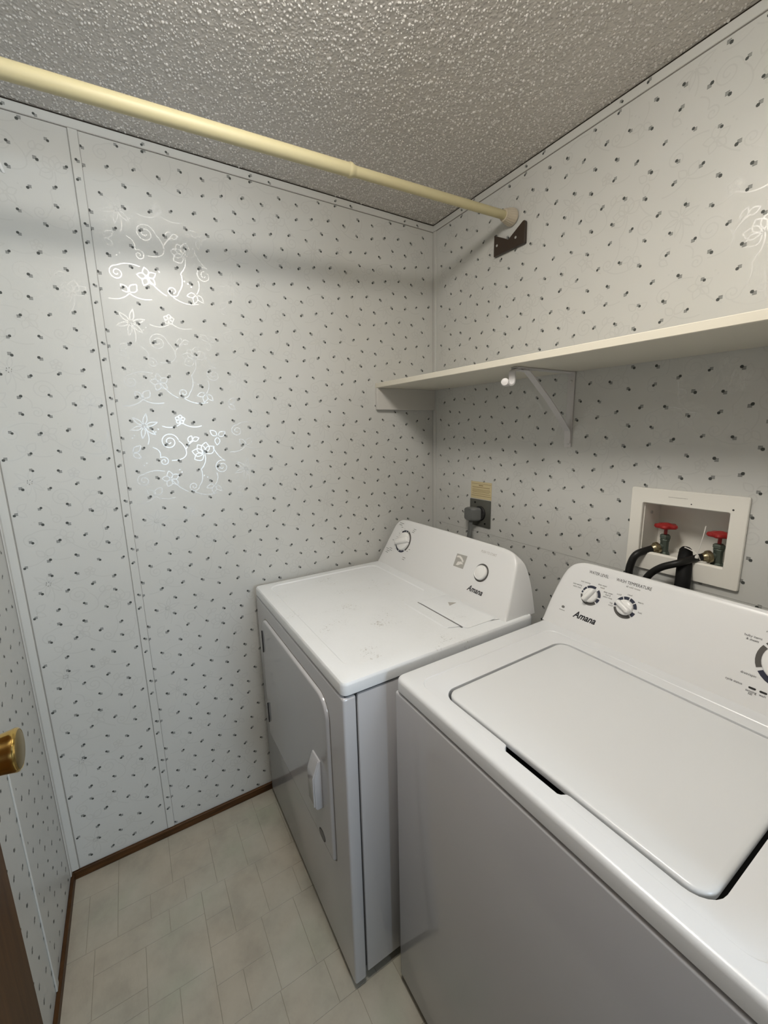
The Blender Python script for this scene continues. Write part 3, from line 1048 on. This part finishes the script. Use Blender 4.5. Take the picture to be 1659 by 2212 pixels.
def strap(path, hw, th):
    """flat strap along a path in the x = const plane"""
    P_ = [Vector(q) for q in path]
    loops = []
    for i, q in enumerate(P_):
        t = (P_[min(i + 1, len(P_) - 1)] - P_[max(i - 1, 0)]).normalized()
        n_ = Vector((0, -t.z, t.y)) * th
        X = Vector((hw, 0, 0))
        loops.append([q - X - n_, q + X - n_, q + X + n_, q - X + n_])
    return MB().loft(loops)


strap(catmull([(.69, -.245, bz - .007), (.69, -.215, bz - .008), (.69, -.195, bz - .018), (.69, -.10, 1.520), (.69, -.022, 1.448), (.69, -.007, 1.428), (.69, -.0068, 1.395)], 5), .0105, .0016).build('brace', 'bracket_white', br, smooth=40)
strap(catmull([(.69, -.235, bz - .0055), (.69, -.258, bz - .006), (.69, -.268, bz - .014), (.69, -.268, bz - .034), (.69, -.272, bz - .046), (.69, -.284, bz - .050), (.69, -.294, bz - .044)], 6), .0105, .0020).build('rod_hook', 'bracket_white', br, smooth=40)
MB().lathe((.69, -.2955, bz - .042), (0.55, -.83, .1), [(.002, -.004), (.009, -.003), (.0108, 0), (.0108, .003), (.009, .0055), (.001, .0065)], 24).build('hook_tip', 'bracket_white', br)
for z in (1.413, 1.395, 1.585):
    MB().lathe((.69, -.004, z), (0, -1, 0), [(.0042, 0), (.0042, .0016), (.002, .003)], 14).build('screw', 'screw', br)

R0 = Vector((.431, -.004, 2.1435))
R1 = Vector((.431, -1.521, 2.0835))
rp = lambda t: R0 + (R1 - R0) * t
rod = thing('closet_rod', 'long ivory telescoping tension rod spanning below the ceiling', 'rod', tuple(rp(.5)))
rdir = (R1 - R0).normalized()
jt = .405
MB().tube([rp(.02), rp(jt + .02)], .0132, 20).build('inner_tube', 'ivory_rod', rod)
MB().tube([rp(jt), rp(.98)], .0160, 20).build('outer_tube', 'ivory_rod', rod)
MB().lathe(rp(jt), -rdir, [(.0164, -.004), (.0178, -.001), (.0178, .004), (.0150, .010), (.0135, .016)], 24).build('collar', 'ivory_rod', rod)
for base, dr_ in ((R0, rdir), (R1, -rdir)):
    n_ = 44
    loops = []
    ax = Vector(dr_)
    u_ = (Vector((0, 0, 1)) - ax * ax.z).normalized()
    w_ = ax.cross(u_)
    for r_, h in ((.0262, 0), (.0268, .004), (.0262, .010), (.0225, .026), (.0185, .040), (.0178, .0415)):
        k_ = 1 if .004 < h < .041 else 0
        loops.append([base + ax * h + (u_ * math.cos(2 * PI * i / n_) + w_ * math.sin(2 * PI * i / n_)) * (r_ - (.0012 * k_ if i % 2 else 0)) for i in range(n_)])
    MB().loft(loops).build('end_cup', 'ivory_cup', rod, smooth=20)

# dark wooden rod socket
bp_ = [(.358, 2.044), (.493, 2.043), (.493, 2.104), (.4905, 2.111), (.484, 2.1115), (.4235, 2.078), (.3585, 2.113)]
rb = thing('rod_socket', 'dark brown wooden bracket with V notch below the rod end', 'bracket', (.425, -.001, 2.043))
MB().loft([[(x, -.0005, z) for x, z in bp_], [(x, -.0125, z) for x, z in bp_]]).build('bracket_body', 'dark_wood', rb, .001, 1)
for x, z in ((.373, 2.076), (.456, 2.072)):
    MB().lathe((x, -.0125, z), (0, -1, 0), [(.0042, -.001), (.0042, .001), (.002, .002)], 14).build('screw', 'screw', rb)

# little white curl at the left edge of the view
cu_ = MB()
path = catmull([(.0008, -1.412, 2.178), (.012, -1.402, 2.160), (.016, -1.393, 2.140), (.009, -1.386, 2.122), (.0015, -1.383, 2.112)], 5)
loops = []
for i, q in enumerate(path):
    hw = .012 * (1 - .75 * i / len(path))
    loops.append([q + Vector((.0006, -hw, 0)), q + Vector((.0006, hw * .4, 0)), q + Vector((0, hw * .4, 0)), q + Vector((0, -hw, 0))])
pc = cu_.loft(loops).build('paper_curl', 'plastic_white', None, smooth=40)
tag(pc, 'small curled white scrap on the wallpaper at the upper left edge', 'paper scrap')

# ------------------------------------------------------------------ outlet, warning label, dryer cord
ol = thing('dryer_outlet', 'dark metal outlet plate on the wall above the dryer', 'outlet', (.31, -.001, 1.055))
BX('cover_plate', 'steel_plate', ol, .2525, .3675, -.005, -.0005, 1.055, 1.1655, .0015, 2)
MB().lathe((.312, -.005, 1.110), (0, -1, 0), [(.030, 0), (.030, .004), (.028, .006), (.001, .006)], 32).build('receptacle', 'black_gap', ol)
for x, z in ((.283, 1.152), (.340, 1.070)):
    MB().lathe((x, -.005, z), (0, -1, 0), [(.004, 0), (.004, .001), (.002, .002)], 12).build('screw', 'rubber_matt', ol)
wl = thing('warning_label', 'yellowed paper warning label above the dryer outlet', 'label', (.311, -.0005, 1.168))
BX('label_paper', 'warning_paper', wl, .2535, .3685, -.0009, -.0003, 1.168, 1.2375)
for z, x0, x1, hgt in ((1.2285, .258, .366, .0012), (1.2225, .298, .322, .003), (1.2145, .262, .358, .0020), (1.2055, .262, .360, .0014), (1.2005, .262, .362, .0014), (1.1955, .262, .356, .0014), (1.1880, .262, .362, .0014), (1.1800, .258, .366, .0016)):
    BX('print_line', 'warning_ink', wl, x0, x1, -.00115, -.00085, z - hgt / 2, z + hgt / 2)
dc = thing('power_cord', 'grey dryer power plug and cord hanging from the outlet', 'power cord', (.285, -.02, 1.0))
mb = MB()
pg = lambda y, s_, dx: [(.290 + dx + x * s_, y, 1.113 + z * s_) for x, z in rrl(-.024, .024, -.036, .022, .012, 5, 3)]
mb.loft([pg(-.0115, .92, .012), pg(-.020, 1.0, .006), pg(-.036, .98, -.004), pg(-.044, .85, -.008)])
mb.build('plug', 'plug_grey', dc, smooth=50)
cp = catmull([(.287, -.030, 1.086), (.284, -.030, 1.065), (.283, -.033, 1.03), (.281, -.045, .97), (.29, -.09, .86), (.31, -.15, .74), (.32, -.20, .70)], 6)
mb = MB()
loops = []
for i, q in enumerate(cp):
    t = (cp[min(i + 1, len(cp) - 1)] - cp[max(i - 1, 0)]).normalized()
    n_ = Vector((0, -t.z, t.y)).normalized()
    loops.append([q + Vector((math.cos(a) * .0115, 0, 0)) + n_ * math.sin(a) * .0048 for a in [k * PI / 5 for k in range(10)]])
mb.loft(loops).build('cord', 'plug_grey', dc, smooth=60)

# ------------------------------------------------------------------ washer outlet box with valves and hoses
wb = thing('washer_outlet_box', 'white recessed plastic washer outlet box in the wall', 'outlet box', (1.034, -.001, 1.052))
FX0, FX1, FZ0, FZ1 = .9035, 1.166, 1.0515, 1.278
fo = lambda d, y: [(x, y, z) for x, z in rrl(FX0 + d, FX1 - d, FZ0 + d, FZ1 - d, .004, 3, 4)]
fi = lambda d, y: [(x, y, z) for x, z in rrl(OX0 + .002 - d, OX1 - .002 + d, OZ0 + .014 - d, OZ1 - .003 + d, .004, 3, 4)]
MB().loft([fo(0, -.0005), fo(0, -.006), fo(.0015, -.008), fi(.002, -.008), fi(.0005, -.006), fi(0, .004)], cap0=False, cap1=False).build('face_frame', 'box_plastic', wb, smooth=30)
mb = MB()
BD = .088
bx0, bx1, bz0, bz1 = OX0 + .002, OX1 - .002, OZ0 + .002, OZ1 - .003
th = .002
mb.box(bx0, bx1, BD, BD + th, bz0, bz1)
mb.box(bx0, bx0 + th, .003, BD, bz0, bz1).box(bx1 - th, bx1, .003, BD, bz0, bz1)
mb.box(bx0, bx1, .003, BD, bz0, bz0 + th).box(bx0, bx1, .003, BD, bz1 - th, bz1)
mb.build('box_tray', 'box_plastic', wb, smooth=0)
BX('front_lip', 'box_plastic', wb, bx0, bx1, -.004, .006, OZ0 + .002, OZ0 + .0155, .0015, 1)
MB().lathe((bx0 + th, .040, 1.205), (1, 0, 0), [(.0045, 0), (.0045, .002), (.002, .003)], 12).build('screw', 'screw', wb)
fine_print(Plane(-.008, 1.26, -.008, 1.36), 1.02, .0, .045, wb, 'print_faint', h=.0018)
MB().lathe((1.051, -.0078, 1.2475), (0, -1, 0), [(.0016, 0), (.0016, .0004)], 10).build('pin_hole', 'black_gap', wb)
MB().lathe((1.137, -.0078, 1.2455), (0, -1, 0), [(.0022, 0), (.0022, .0004)], 10).build('pin_hole', 'black_gap', wb)


def valve(x, y, label, rot):
    z0 = bz0 + th
    t = thing('water_valve', label, 'valve', (x, y, z0), 'water valves in the outlet box')
    MB().lathe((x, y, z0), (0, 0, 1), [(.0145, 0), (.0145, .007), (.0115, .010), (.0108, .022), (.0108, .038), (.0125, .044), (.0095, .048)], 8).build('valve_body', 'verdigris', t, smooth=30)
    MB().lathe((x, y, z0 + .046), (0, 0, 1), [(.0120, 0), (.0135, .002), (.0135, .009), (.0100, .012), (.006, .013)], 6).build('packing_nut', 'verdigris', t, smooth=20)
    MB().lathe((x, y, z0 + .058), (0, 0, 1), [(.0042, 0), (.0042, .026)], 12).build('stem', 'valve_red', t)
    n_ = 48
    loops = []
    for r_, h in ((.0150, .079), (.0235, .077), (.0262, .081), (.0245, .0865), (.0150, .0875), (.0060, .091), (.002, .091)):
        k_ = 1.0 if r_ > .0145 else .2
        loops.append([(x + r_ * (1 + .11 * k_ * math.cos(5 * a + rot)) * math.cos(a), y + r_ * (1 + .11 * k_ * math.cos(5 * a + rot)) * math.sin(a), z0 + h) for a in [i * 2 * PI / n_ for i in range(n_)]])
    MB().loft(loops).build('valve_handle', 'valve_red', t, smooth=50)
    return t, z0


v1, z0 = valve(.979, .040, 'verdigris water valve with red wheel handle at the left of the outlet box', .3)
od = Vector((-.50, -.80, -.25)).normalized()
o1 = Vector((.979, .040, z0 + .026))
MB().lathe(o1, od, [(.0085, .004), (.0085, .017)], 16).build('outlet_spout', 'verdigris', v1)
v2, z0 = valve(1.103, .040, 'water valve with red wheel handle at the right of the outlet box', .8)
od2 = Vector((-.62, -.74, -.15)).normalized()
o2 = Vector((1.103, .040, z0 + .028))
MB().lathe(o2, od2, [(.0085, .004), (.0085, .017)], 16).build('outlet_spout', 'verdigris', v2)


def hose(name, label, start, d, pts, r, mats=('rubber', 'old_brass')):
    t = thing(name, label, 'hose', tuple(pts[-1]), 'fill hoses behind the washer')
    s0 = start + d * .0165
    MB().lathe(s0, d, [(.0095, 0), (.0155, .0005), (.0160, .004), (.0155, .0085), (.0125, .010), (.0105, .018), (.0085, .020)], 24).build('coupling', mats[1], t)
    path = catmull([s0 + d * .014, s0 + d * .030] + [Vector(p) for p in pts], 7)
    MB().tube(path, r, 14).build('hose_tube', mats[0], t, smooth=60)
    return t


hose('fill_hose', 'black rubber fill hose curving down from the left valve', o1, od,
     [(.940, -.026, 1.092), (.931, -.034, 1.060), (.930, -.036, 1.02), (.932, -.036, .95), (.94, -.036, .86)], .0098)
hose('fill_hose', 'black rubber fill hose crossing left from the right valve', o2, od2,
     [(1.050, -.040, 1.099), (1.016, -.050, 1.080), (.988, -.048, 1.050), (.972, -.042, 1.01), (.965, -.036, .95), (.96, -.036, .86)], .0090)
dh = thing('drain_hose', 'thick black drain hose hooked into the outlet box', 'hose', (1.05, -.035, .86))
path = catmull([(1.030, .060, 1.094), (1.032, .046, 1.106), (1.038, .026, 1.114), (1.046, .006, 1.108), (1.054, -.014, 1.086), (1.060, -.028, 1.05), (1.060, -.034, 1.0), (1.058, -.036, .93), (1.055, -.036, .86)], 7)
rs = [.0125 + .0045 * min(1, i / 26) for i in range(len(path))]
MB().tube(path, rs, 16).build('hose_tube', 'rubber_matt', dh, smooth=60)
MB().lathe((1.038, .026, 1.112), (-.2, -.6, 1), [(.011, .006), (.012, .012), (.006, .018), (.002, .020)], 10).build('hose_hook', 'rubber_matt', dh)
tie = thing('cable_tie', 'white cable tie binding the drain hose to the right valve', 'cable tie', (1.07, -.002, 1.115))
tp = [(1.040, .012, 1.130), (1.058, -.002, 1.130), (1.076, -.008, 1.124), (1.081, -.008, 1.116), (1.078, .008, 1.104), (1.060, .020, 1.102), (1.042, .018, 1.122), (1.040, .012, 1.130)]
MB().tube(catmull(tp, 6), .0013, 6).build('loop', 'tie', tie)
MB().tube(catmull([(1.076, -.010, 1.118), (1.081, -.011, 1.140), (1.085, -.010, 1.170), (1.0875, -.008, 1.198)], 6), .0012, 6).build('tail', 'tie', tie)
BX('buckle', 'tie', tie, 1.0735, 1.0805, -.0125, -.0065, 1.113, 1.120, .001)
